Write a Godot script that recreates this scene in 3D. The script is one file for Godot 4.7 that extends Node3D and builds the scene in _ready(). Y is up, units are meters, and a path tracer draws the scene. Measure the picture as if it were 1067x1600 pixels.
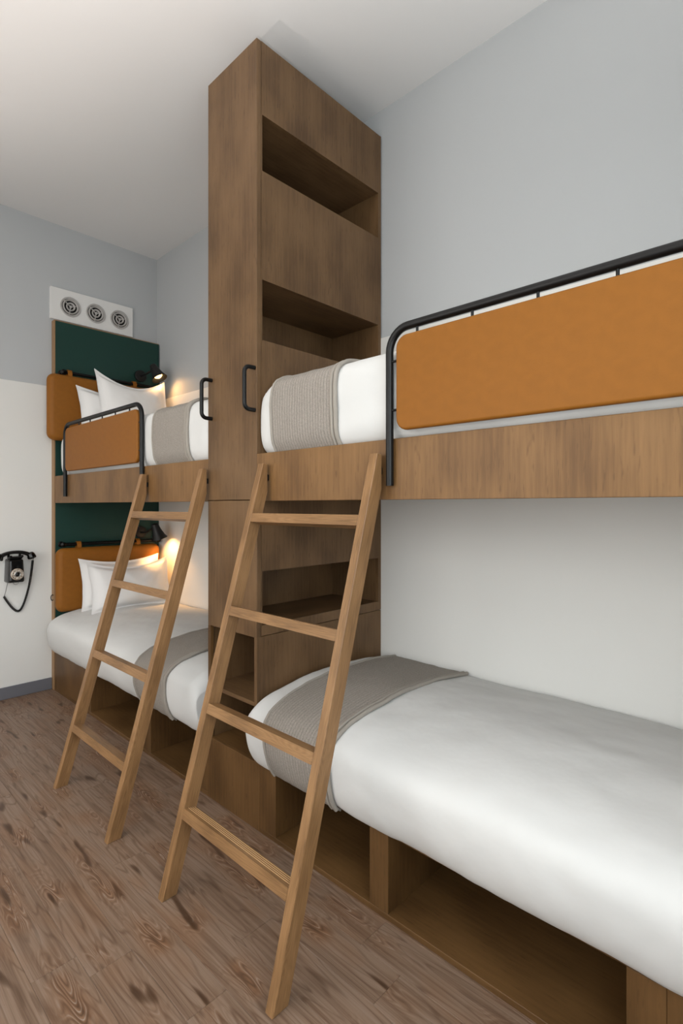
extends Node3D
# A bunk room: two bunks along the right wall with a storage tower between them.
# x: towards the long wall with the bunks, -z: towards the end wall with the air vents.

const FRONT := 1.392      # plane of the bunk fronts
const WALL := 2.2364      # long wall
const BACK := -4.3787     # end wall
const CEIL := 3.573
const LEFT := -1.45
const NEAR := 0.42        # wall with the window, behind the camera
const TZ0 := -2.2076      # far face of the tower
const TZ1 := -1.8262      # near face of the tower
const TTOP := 3.421

var M := {}
var rng := RandomNumberGenerator.new()
var used := {}

# ------------------------------------------------------------------ naming
func numbered(called: String) -> String:
	var n: int = used.get(called, 0)
	used[called] = n + 1
	return called if n == 0 else "%s_%03d" % [called, n]

func tag(o: Node, label: String, category: String, group := "") -> Node:
	o.set_meta("label", label)
	o.set_meta("category", category)
	if group != "":
		o.set_meta("group", group)
	return o

func thing(called: String, label: String, category: String, at := Vector3.ZERO, group := "") -> Node3D:
	var o := Node3D.new()
	o.name = numbered(called)
	add_child(o)
	o.position = at
	tag(o, label, category, group)
	return o

func obj(called: String, st: SurfaceTool, mat: Material, parent: Node = null, at := Vector3.ZERO) -> MeshInstance3D:
	var o := MeshInstance3D.new()
	o.mesh = st.commit()
	o.material_override = null
	o.mesh.surface_set_material(0, mat)
	o.cast_shadow = GeometryInstance3D.SHADOW_CASTING_SETTING_ON
	if parent == null:
		o.name = numbered(called)
		add_child(o)
	else:
		o.name = called
		parent.add_child(o, true)
	o.position = at
	return o

func struct(called: String, st: SurfaceTool, mat: Material) -> MeshInstance3D:
	var o := obj(called, st, mat)
	o.set_meta("kind", "structure")
	return o

# ------------------------------------------------------------------ mesh helpers
func new_st() -> SurfaceTool:
	var st := SurfaceTool.new()
	st.begin(Mesh.PRIMITIVE_TRIANGLES)
	return st

func put(st: SurfaceTool, p: Vector3, n: Vector3, uv: Vector2) -> void:
	st.set_normal(n)
	st.set_uv(uv)
	st.add_vertex(p)

func face_uv(p: Vector3, n: Vector3, grain: int, off: Vector2) -> Vector2:
	var a := n.abs()
	var k := 0
	if a.y > a.x and a.y >= a.z: k = 1
	elif a.z > a.x: k = 2
	var along := grain
	if along == k: along = (k + 1) % 3
	var across := 3 - along - k
	return Vector2(p[across], p[along]) + off

func flat_tri(st: SurfaceTool, a: Vector3, b: Vector3, c: Vector3, out: Vector3, grain: int, off: Vector2) -> void:
	var n := (b - a).cross(c - a)
	if n.length() < 1e-12: return
	if n.dot(out) > 0.0:
		var t := b
		b = c
		c = t
	else:
		n = -n
	n = n.normalized()
	for p in [a, b, c]:
		put(st, p, n, face_uv(p, n, grain, off))

func flat_quad(st: SurfaceTool, a: Vector3, b: Vector3, c: Vector3, d: Vector3, out: Vector3, grain: int, off: Vector2) -> void:
	flat_tri(st, a, b, c, out, grain, off)
	flat_tri(st, a, c, d, out, grain, off)

# box between two corners with chamfered edges
func box(st: SurfaceTool, lo: Vector3, hi: Vector3, bev := 0.0015, grain := 1, off := Vector2.ZERO) -> void:
	var c := (lo + hi) / 2.0
	var h := (hi - lo) / 2.0
	bev = minf(bev, minf(h.x, minf(h.y, h.z)) * 0.9)
	for k in 3:
		for s in [-1.0, 1.0]:
			var i := (k + 1) % 3
			var j := (k + 2) % 3
			var q := []
			for w in [[-1, -1], [1, -1], [1, 1], [-1, 1]]:
				var p := Vector3.ZERO
				p[k] = s * h[k]
				p[i] = w[0] * (h[i] - bev)
				p[j] = w[1] * (h[j] - bev)
				q.append(c + p)
			var o := Vector3.ZERO
			o[k] = s
			flat_quad(st, q[0], q[1], q[2], q[3], o, grain, off)
	if bev <= 0.0: return
	for k in 3:
		var i := (k + 1) % 3
		var j := (k + 2) % 3
		for si in [-1.0, 1.0]:
			for sj in [-1.0, 1.0]:
				var q := []
				for e in [[-1.0, 0], [1.0, 0], [1.0, 1], [-1.0, 1]]:
					var p := Vector3.ZERO
					p[k] = e[0] * (h[k] - bev)
					p[i] = si * (h[i] - (0.0 if e[1] == 0 else bev))
					p[j] = sj * (h[j] - (bev if e[1] == 0 else 0.0))
					q.append(c + p)
				var o := Vector3.ZERO
				o[i] = si
				o[j] = sj
				flat_quad(st, q[0], q[1], q[2], q[3], o, grain, off)
	for sx in [-1.0, 1.0]:
		for sy in [-1.0, 1.0]:
			for sz in [-1.0, 1.0]:
				var sg := Vector3(sx, sy, sz)
				var a := c + sg * Vector3(h.x, h.y - bev, h.z - bev)
				var b := c + sg * Vector3(h.x - bev, h.y, h.z - bev)
				var d := c + sg * Vector3(h.x - bev, h.y - bev, h.z)
				flat_tri(st, a, b, d, sg, grain, off)

func box_st(lo: Vector3, hi: Vector3, bev := 0.0015, grain := 1, off := Vector2.ZERO) -> SurfaceTool:
	var st := new_st()
	box(st, lo, hi, bev, grain, off)
	return st

# polygon in the xy plane extruded along z, chamfered rims; grain runs along gdir
func prism(st: SurfaceTool, poly: PackedVector2Array, z0: float, z1: float, bev: float, gdir: Vector2, off := Vector2.ZERO, gz := false) -> void:
	var n := poly.size()
	if Geometry2D.is_polygon_clockwise(poly):
		poly = poly.duplicate()
		poly.reverse()
	var inner := PackedVector2Array()
	var cen := Vector2.ZERO
	for p in poly: cen += p / n
	for i in n:
		var e0 := (poly[i] - poly[(i + n - 1) % n]).normalized()
		var e1 := (poly[(i + 1) % n] - poly[i]).normalized()
		var n0 := Vector2(-e0.y, e0.x)
		var n1 := Vector2(-e1.y, e1.x)
		var m := (n0 + n1)
		m = m / maxf(0.3, m.dot(n0))
		inner.append(poly[i] + m * bev)
	var gx := Vector2(-gdir.y, gdir.x)
	var cap := Geometry2D.triangulate_polygon(inner)
	for s in 2:
		var z := z0 if s == 0 else z1
		var o := Vector3(0, 0, -1 if s == 0 else 1)
		for t in range(0, cap.size(), 3):
			var q := [inner[cap[t]], inner[cap[t + 1]], inner[cap[t + 2]]]
			var a := Vector3(q[0].x, q[0].y, z)
			var b := Vector3(q[1].x, q[1].y, z)
			var c := Vector3(q[2].x, q[2].y, z)
			if ((b - a).cross(c - a)).dot(o) > 0:
				q = [q[0], q[2], q[1]]
			for p in q:
				put(st, Vector3(p.x, p.y, z), o, Vector2(p.dot(gx), p.dot(gdir)) + off)
	for i in n:
		var j := (i + 1) % n
		var e := (poly[j] - poly[i]).normalized()
		var o2 := Vector2(e.y, -e.x)
		var strips := [[poly[i], poly[j], z0 + bev, poly[i], poly[j], z1 - bev, Vector3(o2.x, o2.y, 0)]]
		if bev > 0.0:
			strips.append([inner[i], inner[j], z0, poly[i], poly[j], z0 + bev, Vector3(o2.x, o2.y, -1)])
			strips.append([poly[i], poly[j], z1 - bev, inner[i], inner[j], z1, Vector3(o2.x, o2.y, 1)])
		for s in strips:
			var a := Vector3(s[0].x, s[0].y, s[2])
			var b := Vector3(s[1].x, s[1].y, s[2])
			var c := Vector3(s[4].x, s[4].y, s[5])
			var d := Vector3(s[3].x, s[3].y, s[5])
			var o: Vector3 = s[6]
			var nn := o.normalized()
			for t in [[a, b, c], [a, c, d]]:
				var q: Array = t
				if ((q[1] - q[0]).cross(q[2] - q[0])).dot(o) > 0:
					q = [q[0], q[2], q[1]]
				for p in q:
					var xy := Vector2(p.x, p.y)
					var uv := Vector2(p.z + 0.31, xy.dot(gdir)) if not gz else Vector2(xy.dot(gdir) + xy.dot(gx), p.z)
					put(st, p, nn, uv + off)

# a grid of points with smooth normals; flip turns it inside out
func grid(st: SurfaceTool, P: Array, UV: Array, wrap_u := false, wrap_v := false, flip := false) -> void:
	var nu := P.size()
	var nv: int = P[0].size()
	var N := []
	for i in nu:
		var row := PackedVector3Array()
		row.resize(nv)
		for j in nv:
			var i0 := (i - 1 + nu) % nu if wrap_u else maxi(i - 1, 0)
			var i1 := (i + 1) % nu if wrap_u else mini(i + 1, nu - 1)
			var j0 := (j - 1 + nv) % nv if wrap_v else maxi(j - 1, 0)
			var j1 := (j + 1) % nv if wrap_v else mini(j + 1, nv - 1)
			var du: Vector3 = P[i1][j] - P[i0][j]
			var dv: Vector3 = P[i][j1] - P[i][j0]
			var n := du.cross(dv)
			if n.length() < 1e-14:
				# degenerate pole: look a little further inside
				var ii := clampi(i, 1, nu - 2)
				var jj := clampi(j, 1, nv - 2)
				var du2: Vector3 = P[mini(ii + 1, nu - 1)][jj] - P[maxi(ii - 1, 0)][jj]
				var dv2: Vector3 = P[ii][mini(jj + 1, nv - 1)] - P[ii][maxi(jj - 1, 0)]
				n = du2.cross(dv2)
			n = n.normalized()
			row[j] = -n if flip else n
		N.append(row)
	var mu := nu if wrap_u else nu - 1
	var mv := nv if wrap_v else nv - 1
	for i in mu:
		for j in mv:
			var i1 := (i + 1) % nu
			var j1 := (j + 1) % nv
			var q := [[i, j], [i1, j], [i1, j1], [i, j1]]
			var order := [0, 1, 2, 0, 2, 3] if flip else [0, 2, 1, 0, 3, 2]
			for k in order:
				var a: int = q[k][0]
				var b: int = q[k][1]
				put(st, P[a][b], N[a][b], UV[a][b])

func tube(st: SurfaceTool, pts: Array, r: float, seg := 10, caps := true) -> void:
	var n := pts.size()
	var P := []
	var UV := []
	var t0: Vector3 = (pts[1] - pts[0]).normalized()
	var side := t0.cross(Vector3.UP if absf(t0.y) < 0.9 else Vector3.RIGHT).normalized()
	var run := 0.0
	for i in n:
		var t: Vector3
		if i == 0: t = (pts[1] - pts[0]).normalized()
		elif i == n - 1: t = (pts[n - 1] - pts[n - 2]).normalized()
		else: t = ((pts[i + 1] - pts[i]).normalized() + (pts[i] - pts[i - 1]).normalized()).normalized()
		side = (side - t * side.dot(t)).normalized()
		var up := side.cross(t)
		if i > 0: run += (pts[i] - pts[i - 1]).length()
		var row := []
		var uvr := []
		for k in seg:
			var a := TAU * k / seg
			row.append(pts[i] + (side * cos(a) + up * sin(a)) * r)
			uvr.append(Vector2(r * a, run))
		P.append(row)
		UV.append(uvr)
	grid(st, P, UV, false, true, false)
	if caps:
		for e in [0, n - 1]:
			var o: Vector3 = (pts[0] - pts[1]) if e == 0 else (pts[n - 1] - pts[n - 2])
			for k in seg:
				flat_tri(st, pts[e], P[e][k], P[e][(k + 1) % seg], o, 1, Vector2.ZERO)

# polyline with rounded corners
func rounded(pts: Array, r: float, steps := 6) -> Array:
	var o := [pts[0]]
	for i in range(1, pts.size() - 1):
		var a: Vector3 = (pts[i - 1] - pts[i])
		var b: Vector3 = (pts[i + 1] - pts[i])
		var rr := minf(r, minf(a.length(), b.length()) * 0.49)
		var p0: Vector3 = pts[i] + a.normalized() * rr
		var p1: Vector3 = pts[i] + b.normalized() * rr
		for s in steps + 1:
			var t := float(s) / steps
			# quarter-circle-like conic
			var w := 0.7071
			var d := (1 - t) * (1 - t) + 2 * w * t * (1 - t) + t * t
			o.append((p0 * (1 - t) * (1 - t) + pts[i] * 2 * w * t * (1 - t) + p1 * t * t) / d)
	o.append(pts[pts.size() - 1])
	return o

# profile of (radius, height) turned round an axis given by a transform
func lathe(st: SurfaceTool, prof: Array, seg: int, xf := Transform3D.IDENTITY) -> void:
	var P := []
	var UV := []
	for q in prof:
		var row := []
		var uvr := []
		for k in seg:
			var a := TAU * k / seg
			row.append(xf * Vector3(q.x * cos(a), q.y, q.x * sin(a)))
			uvr.append(Vector2(a, q.y))
		P.append(row)
		UV.append(uvr)
	grid(st, P, UV, false, true, false)

# upholstered pad in the xy plane, front towards +z
func pad(st: SurfaceTool, w: float, h: float, t: float, cr: float, er: float, puff: float) -> void:
	var rings := []
	for k in 7:   # back edge to front edge
		var a := PI * k / 6.0
		rings.append([er * (1 - sin(a)), -cos(a) * (t / 2 - 0.0) , false])
	var P := []
	var UV := []
	var seq := []
	for k in [0.0, 0.5]:
		seq.append([0.0 + er, -t / 2, k])
	for k in 4:
		var a := PI / 2 * k / 3.0
		seq.append([er * (1 - sin(a)), -t / 2 + er * (1 - cos(a)), 1.0])
	for k in 5:
		var a := PI / 2 * k / 4.0
		seq.append([er * (1 - cos(a)), t / 2 - er * (1 - sin(a)), 1.0])
	for k in 7:
		seq.append([er, t / 2, 1.0 - (k + 1) / 7.0])
	for s in seq:
		var ins: float = s[0]
		var row := []
		var uvr := []
		var hw := w / 2 - ins
		var hh := h / 2 - ins
		var r := maxf(cr - ins, 0.002)
		for c in 4:
			var cxx: float = [1, -1, -1, 1][c]
			var cyy: float = [1, 1, -1, -1][c]
			for k in 7:
				var a := PI / 2 * (c + k / 6.0)
				var p := Vector2(cxx * (hw - r) + r * cos(a), cyy * (hh - r) + r * sin(a))
				var q: Vector2 = p * float(s[2])
				var z: float = s[1]
				if s[2] < 1.0 and s[1] > 0:
					z += puff * (1.0 - pow(float(s[2]), 2.5))
				row.append(Vector3(q.x, q.y, z))
				uvr.append(Vector2(q.x, q.y))
		P.append(row)
		UV.append(uvr)
	grid(st, P, UV, false, true, true)

# ------------------------------------------------------------------ textures
func noise(seed_: int, freq: float, oct := 3) -> FastNoiseLite:
	var n := FastNoiseLite.new()
	n.seed = seed_
	n.noise_type = FastNoiseLite.TYPE_SIMPLEX_SMOOTH
	n.frequency = freq
	n.fractal_type = FastNoiseLite.FRACTAL_FBM if oct > 1 else FastNoiseLite.FRACTAL_NONE
	n.fractal_octaves = oct
	return n

func tex(w: int, h: int, data: PackedByteArray) -> ImageTexture:
	var im := Image.create_from_data(w, h, false, Image.FORMAT_RGB8, data)
	return ImageTexture.create_from_image(im)

# stained veneer: mottled, with short dark flecks along the grain (v)
func veneer(seed_: int, w: int, h: int, sw: float, sh: float, dark: Color, mid: Color, light: Color) -> ImageTexture:
	var cloud := noise(seed_, 1.0, 3)
	var streak := noise(seed_ + 1, 1.0, 3)
	var fine := noise(seed_ + 2, 1.0, 2)
	var fleck := noise(seed_ + 3, 1.0, 2)
	var d := PackedByteArray()
	d.resize(w * h * 3)
	for y in h:
		for x in w:
			var u := sw * x / w
			var v := sh * y / h
			# fold so that the picture repeats without a seam
			var fu := absf(u - sw / 2)
			var fv := absf(v - sh / 2)
			var c := cloud.get_noise_2d(fu * 4.0, fv * 1.9)
			var s := streak.get_noise_2d(fu * 55.0, fv * 2.2 + 9)
			var f := fine.get_noise_2d(fu * 300.0, fv * 9.0)
			var k := fleck.get_noise_2d(fu * 90.0, fv * 11.0)
			var m := 0.5 + 0.6 * c + 0.22 * s + 0.12 * f
			if k > 0.42: m -= (k - 0.42) * 1.1
			var col := dark.lerp(mid, clampf(m * 2, 0, 1)) if m < 0.5 else mid.lerp(light, clampf(m * 2 - 1, 0, 1))
			var o := (y * w + x) * 3
			d[o] = int(clampf(col.r, 0, 1) * 255)
			d[o + 1] = int(clampf(col.g, 0, 1) * 255)
			d[o + 2] = int(clampf(col.b, 0, 1) * 255)
	return tex(w, h, d)

# solid oak for the ladders: long straight grain with cathedral lines
func oak(seed_: int, w: int, h: int, sw: float, sh: float, dark: Color, mid: Color, light: Color) -> ImageTexture:
	var ring := noise(seed_, 1.0, 2)
	var fine := noise(seed_ + 2, 1.0, 3)
	var cloud := noise(seed_ + 5, 1.0, 2)
	var d := PackedByteArray()
	d.resize(w * h * 3)
	for y in h:
		for x in w:
			var fu := absf(sw * x / w - sw / 2)
			var fv := absf(sh * y / h - sh / 2)
			var r := ring.get_noise_2d(fu * 13.0, fv * 1.1) * 9.0
			var b := absf(fposmod(r, 1.0) - 0.5) * 2.0
			var f := fine.get_noise_2d(fu * 330.0, fv * 8.0)
			var c := cloud.get_noise_2d(fu * 14.0, fv * 3.0)
			var m := 0.42 + 0.3 * (b - 0.4) + 0.42 * f + 0.35 * c
			var col := dark.lerp(mid, clampf(m * 2, 0, 1)) if m < 0.5 else mid.lerp(light, clampf(m * 2 - 1, 0, 1))
			var o := (y * w + x) * 3
			d[o] = int(clampf(col.r, 0, 1) * 255)
			d[o + 1] = int(clampf(col.g, 0, 1) * 255)
			d[o + 2] = int(clampf(col.b, 0, 1) * 255)
	return tex(w, h, d)

# limed oak boards: four boards side by side, 1.3 m long
func limed(seed_: int) -> ImageTexture:
	var w := 512
	var h := 1536
	var ring := noise(seed_, 1.0, 2)
	var heart := noise(seed_ + 1, 1.0, 2)
	var fine := noise(seed_ + 2, 1.0, 3)
	var cloud := noise(seed_ + 3, 1.0, 2)
	var knot := noise(seed_ + 4, 1.0, 1)
	var base := Color(0.51, 0.422, 0.354)
	var dark := Color(0.31, 0.225, 0.165)
	var lime := Color(0.63, 0.585, 0.545)
	var rust := Color(0.50, 0.325, 0.20)
	var d := PackedByteArray()
	d.resize(w * h * 3)
	for y in h:
		for x in w:
			var b := x / 128
			var u := 0.128 * (x % 128) / 128.0
			var v := 1.3 * y / h
			var ou := u + b * 7.3
			var off := heart.get_noise_2d(b * 31.0, v * 0.9)
			var hx := (u - 0.064 - 0.035 * off) / 0.033
			var core := exp(-hx * hx)                       # the wild figure stays near a heart line
			var patch := smoothstep(-0.14, 0.34, heart.get_noise_2d(b * 57.0 + 9, v * 2.3)) * core
			var f := fine.get_noise_2d(ou * 330.0, v * 5.0)
			var f2 := fine.get_noise_2d(ou * 80.0 + 50, v * 1.3)
			var f3 := fine.get_noise_2d(ou * 26.0 + 11, v * 1.1)
			var wob := knot.get_noise_2d(ou * 34.0, v * 10.0)
			var r := ring.get_noise_2d(ou * 11.0, v * 1.4) * 7.0 + hx * hx * 1.1 + wob * 0.55
			var line := fposmod(r, 1.0)
			var col := base.lerp(dark, clampf(0.42 * f2 + 0.34 * f3 + 0.18 * f + 0.04, 0, 0.8))
			col = col.lerp(lime, clampf(-0.30 * f2 - 0.2 * f3 - 0.22 * f, 0, 0.8))
			# long dark growth lines away from the heart
			var far := absf(fposmod(ring.get_noise_2d(ou * 9.0 + 70, v * 0.8) * 4.0, 1.0) - 0.5) * 2.0
			col = col.lerp(dark, smoothstep(0.70, 1.0, far) * 0.45 * (1.0 - 0.5 * core))
			var c := cloud.get_noise_2d(ou * 6.0, v * 3.0)
			col = col.lerp(rust, clampf(c * 0.3, 0, 0.2) + patch * 0.38)
			if line < 0.55: col = col.lerp(dark, patch * 0.75 * (1.0 - absf(line - 0.28) / 0.28))
			elif line < 0.85: col = col.lerp(lime, patch * clampf(0.8 + wob, 0.3, 1.0) * (1.0 - absf(line - 0.70) / 0.15))
			var k := knot.get_noise_2d(ou * 24.0 + 3, v * 5.0)
			col = col.lerp(Color(0.22, 0.145, 0.09), smoothstep(0.35, 0.9, k) * smoothstep(0.2, 0.9, core) * 0.75)
			var edge := minf(x % 128, 127 - x % 128)
			if edge < 1: col = col.lerp(dark, 0.2)
			var o := (y * w + x) * 3
			d[o] = int(clampf(col.r, 0, 1) * 255)
			d[o + 1] = int(clampf(col.g, 0, 1) * 255)
			d[o + 2] = int(clampf(col.b, 0, 1) * 255)
	return tex(w, h, d)

# heathered herringbone wool, 0.12 m square
func wool(bump: bool) -> ImageTexture:
	var w := 384
	var fine := noise(71, 1.0, 2)
	var cl := noise(72, 1.0, 2)
	var r2 := RandomNumberGenerator.new()
	r2.seed = 5
	var d := PackedByteArray()
	d.resize(w * w * 3)
	for y in w:
		for x in w:
			var u := float(x) / w
			var v := float(y) / w
			var band := int(floor(u * 8.0))
			var inb := u * 8.0 - band
			var zig := inb if band % 2 == 0 else 1.0 - inb
			var tw := absf(fposmod(v * 24.0 + zig * 2.0, 1.0) - 0.5) * 2.0
			var rib := smoothstep(0.0, 0.16, inb) * smoothstep(0.0, 0.16, 1.0 - inb)
			var m := 0.55 + 0.20 * (tw - 0.5) + 0.15 * (rib - 0.7) + r2.randf_range(-0.22, 0.22) + 0.24 * fine.get_noise_2d(x * 0.35, y * 0.12) + 0.08 * cl.get_noise_2d(x * 0.03, y * 0.03)
			var c := Color(0.30, 0.285, 0.265).lerp(Color(0.80, 0.765, 0.725), clampf(m, 0, 1))
			if bump:
				var g := clampf(0.35 * tw + 0.55 * rib, 0, 1)
				c = Color(g, g, g)
			var o := (y * w + x) * 3
			d[o] = int(c.r * 255)
			d[o + 1] = int(c.g * 255)
			d[o + 2] = int(c.b * 255)
	return tex(w, w, d)

func noise_tex(seed_: int, freq: float, lo: float, hi: float, size := 256) -> NoiseTexture2D:
	var t := NoiseTexture2D.new()
	t.width = size
	t.height = size
	t.seamless = true
	t.noise = noise(seed_, freq, 4)
	var g := Gradient.new()
	g.set_color(0, Color(lo, lo, lo))
	g.set_color(1, Color(hi, hi, hi))
	t.color_ramp = g
	return t

func mat(c: Color, rough: float, metal := 0.0) -> StandardMaterial3D:
	var m := StandardMaterial3D.new()
	m.albedo_color = c
	m.roughness = rough
	m.metallic = metal
	return m

func wood_mat(t: Texture2D, sw: float, sh: float, rough: float) -> StandardMaterial3D:
	var m := mat(Color.WHITE, rough)
	m.albedo_texture = t
	m.uv1_scale = Vector3(1.0 / sw, 1.0 / sh, 1)
	m.metallic_specular = 0.4
	return m

func relief(m: StandardMaterial3D, t: Texture2D, scale: float) -> void:
	m.heightmap_enabled = true
	m.heightmap_texture = t
	m.heightmap_scale = scale

func make_materials() -> void:
	M.veneer = wood_mat(veneer(11, 512, 1024, 1.1, 2.2, Color(0.39, 0.285, 0.18), Color(0.485, 0.365, 0.24), Color(0.545, 0.415, 0.28)), 1.1, 2.2, 0.48)
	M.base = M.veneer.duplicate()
	M.base.albedo_color = Color(0.80, 0.775, 0.70)  # darker stain tone that also carries the shade under the mattress overhang
	M.tower = M.veneer.duplicate()
	M.tower.albedo_color = Color(0.86, 0.87, 0.89)  # weaker light on the tower put into the colour as a darker tint
	M.veneer.albedo_color = Color(1.0, 0.98, 0.92)
	M.ladder = wood_mat(oak(31, 384, 1024, 0.4, 1.6, Color(0.44, 0.325, 0.21), Color(0.545, 0.41, 0.27), Color(0.62, 0.475, 0.325)), 0.4, 1.6, 0.42)
	M.edge = mat(Color(0.60, 0.47, 0.33), 0.5)
	M.floors = []
	for k in 2:
		var f := wood_mat(limed(100 + 40 * k), 0.512, 1.3, 0.42)
		M.floors.append(f)
	M.rib = mat(Color(0.76, 0.62, 0.45), 0.45)
	M.gap = mat(Color(0.16, 0.125, 0.10), 0.8)
	M.paint = mat(Color(0.722, 0.735, 0.744), 0.75)
	M.paint.metallic_specular = 0.3
	M.wainscot = mat(Color(0.875, 0.875, 0.862), 0.55)
	M.ceiling = mat(Color(0.89, 0.89, 0.89), 0.85)
	M.skirting = mat(Color(0.40, 0.405, 0.43), 0.5)
	M.white = mat(Color(0.88, 0.88, 0.875), 0.5)
	M.green = mat(Color(0.055, 0.215, 0.185), 0.42)
	M.black = mat(Color(0.03, 0.031, 0.034), 0.40)
	M.black.metallic_specular = 0.4
	M.shade = mat(Color(0.055, 0.05, 0.047), 0.5)
	M.leather = mat(Color(0.548, 0.344, 0.112), 0.52)
	M.leather.metallic_specular = 0.32
	M.leather.uv1_scale = Vector3(9, 9, 9)
	M.leather.albedo_texture = noise_tex(8, 0.008, 0.965, 1.0)
	relief(M.leather, noise_tex(9, 0.11, 0.0, 1.0), 0.008)
	M.cotton = mat(Color(0.83, 0.832, 0.826), 0.9)
	M.cotton.uv1_scale = Vector3(3, 3, 3)
	relief(M.cotton, noise_tex(14, 0.008, 0.0, 1.0), 0.12)
	M.pillow = mat(Color(0.91, 0.905, 0.90), 0.9)
	M.wool = mat(Color.WHITE, 0.95)
	M.wool.albedo_texture = wool(false)
	M.wool.uv1_scale = Vector3(1.0 / 0.12, 1.0 / 0.12, 1)
	relief(M.wool, wool(true), 0.22)
	M.hem = mat(Color(0.60, 0.575, 0.54), 0.95)
	M.chrome = mat(Color(0.75, 0.74, 0.72), 0.25, 0.9)
	M.ivory = mat(Color(0.78, 0.70, 0.62), 0.5)
	M.bakelite = mat(Color(0.03, 0.03, 0.033), 0.22)
	M.vent = mat(Color(0.70, 0.69, 0.68), 0.45)
	M.dark = mat(Color(0.02, 0.02, 0.02), 0.9)
	M.bulb = mat(Color(1, 0.9, 0.75), 0.5)
	M.bulb.emission_enabled = true
	M.bulb.emission = Color(1.0, 0.80, 0.50)
	M.bulb.emission_energy_multiplier = 5.0
	M.added_lamp_glow = mat(Color(1, 1, 1), 0.5)
	M.added_lamp_glow.emission_enabled = true
	M.added_lamp_glow.emission = Color(1.0, 0.93, 0.85)
	M.added_lamp_glow.emission_energy_multiplier = 1.5  # glow for the bulbs of the two added uplights
	M.glass = mat(Color(1, 1, 1, 0.06), 0.05)
	M.glass.transparency = BaseMaterial3D.TRANSPARENCY_ALPHA

# ------------------------------------------------------------------ bedding
# outline from the wall over the top, round the front edge and down to the hem
func smooth_curve(pts: Array, count: int) -> PackedVector2Array:
	var c := Curve2D.new()
	c.bake_interval = 0.004
	for i in pts.size():
		var a: Vector2 = pts[maxi(i - 1, 0)]
		var b: Vector2 = pts[mini(i + 1, pts.size() - 1)]
		var t: Vector2 = (b - a) / 6.0
		c.add_point(pts[i], -t * minf(1.0, (pts[i] - a).length() / maxf(1e-4, (b - a).length()) * 2), t * minf(1.0, (b - pts[i]).length() / maxf(1e-4, (b - a).length()) * 2))
	var o := PackedVector2Array()
	var l := c.get_baked_length()
	for i in count:
		o.append(c.sample_baked(l * i / (count - 1), true))
	return o

func outward(o: PackedVector2Array, i: int) -> Vector2:
	var e := (o[mini(i + 1, o.size() - 1)] - o[maxi(i - 1, 0)]).normalized()
	return Vector2(-e.y, e.x) * -1.0 if false else Vector2(e.y, -e.x)

# mattress in its white cover; foot: +1 when the foot end is at z1, -1 when it is at z0
func bedding(outline: Array, z0: float, z1: float, re: float, seed_: int, lump: float) -> SurfaceTool:
	var st := new_st()
	var n := 64
	var o := smooth_curve(outline, n)
	var rows := 90
	var nz := noise(seed_, 1.0, 3)
	var P := []
	var UV := []
	var zs := []
	for k in 9: zs.append(re * (1.0 - cos(PI / 2 * k / 8.0)))
	var all := []
	for q in zs: all.append(z0 + q)
	for k in range(1, rows): all.append(z0 + re + (z1 - z0 - 2 * re) * k / rows)
	var rev := zs.duplicate()
	rev.reverse()
	for q in rev: all.append(z1 - q)
	for z in all:
		var dd := minf(z - z0, z1 - z)
		var ins := 0.0
		if dd < re: ins = re * (1.0 - sqrt(maxf(0.0, 1.0 - pow(1.0 - dd / re, 2))))
		var row := []
		var uvr := []
		var run := 0.0
		for i in n:
			if i > 0: run += (o[i] - o[i - 1]).length()
			var nn := outward(o, i)
			var low := nz.get_noise_2d(z * 2.2, run * 3.2) * lump + nz.get_noise_2d(z * 9.0 + 40, run * 4.0) * lump * 0.25
			var hem := smoothstep(0.75, 1.0, float(i) / (n - 1))
			low += hem * nz.get_noise_2d(z * 5.0, 90.0) * 0.002
			var p := o[i] - nn * ins * lerpf(0.22, 1.0, clampf(nn.y * 1.3, 0, 1)) + nn * low
			row.append(Vector3(minf(p.x, WALL - 0.003), p.y, z))
			uvr.append(Vector2(z, run))
		P.append(row)
		UV.append(uvr)
	grid(st, P, UV, false, false, true)
	# end caps and underside
	for e in [0, P.size() - 1]:
		var cen := Vector3((o[0].x + FRONT) / 2, (o[0].y + o[n - 1].y) / 2, P[e][0].z)
		var dir := Vector3(0, 0, -1 if e == 0 else 1)
		for i in n - 1:
			flat_tri(st, cen, P[e][i], P[e][i + 1], dir, 2, Vector2.ZERO)
		flat_tri(st, cen, P[e][n - 1], Vector3(P[e][0].x, P[e][n - 1].y, cen.z), dir, 2, Vector2.ZERO)
		flat_tri(st, cen, P[e][0], Vector3(P[e][0].x, P[e][n - 1].y, cen.z), dir, 2, Vector2.ZERO)
	for r in P.size() - 1:
		var a: Vector3 = P[r][n - 1]
		var b: Vector3 = P[r + 1][n - 1]
		flat_quad(st, a, b, Vector3(P[r + 1][0].x, b.y, b.z), Vector3(P[r][0].x, a.y, a.z), Vector3.DOWN, 2, Vector2.ZERO)
	return st

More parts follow.
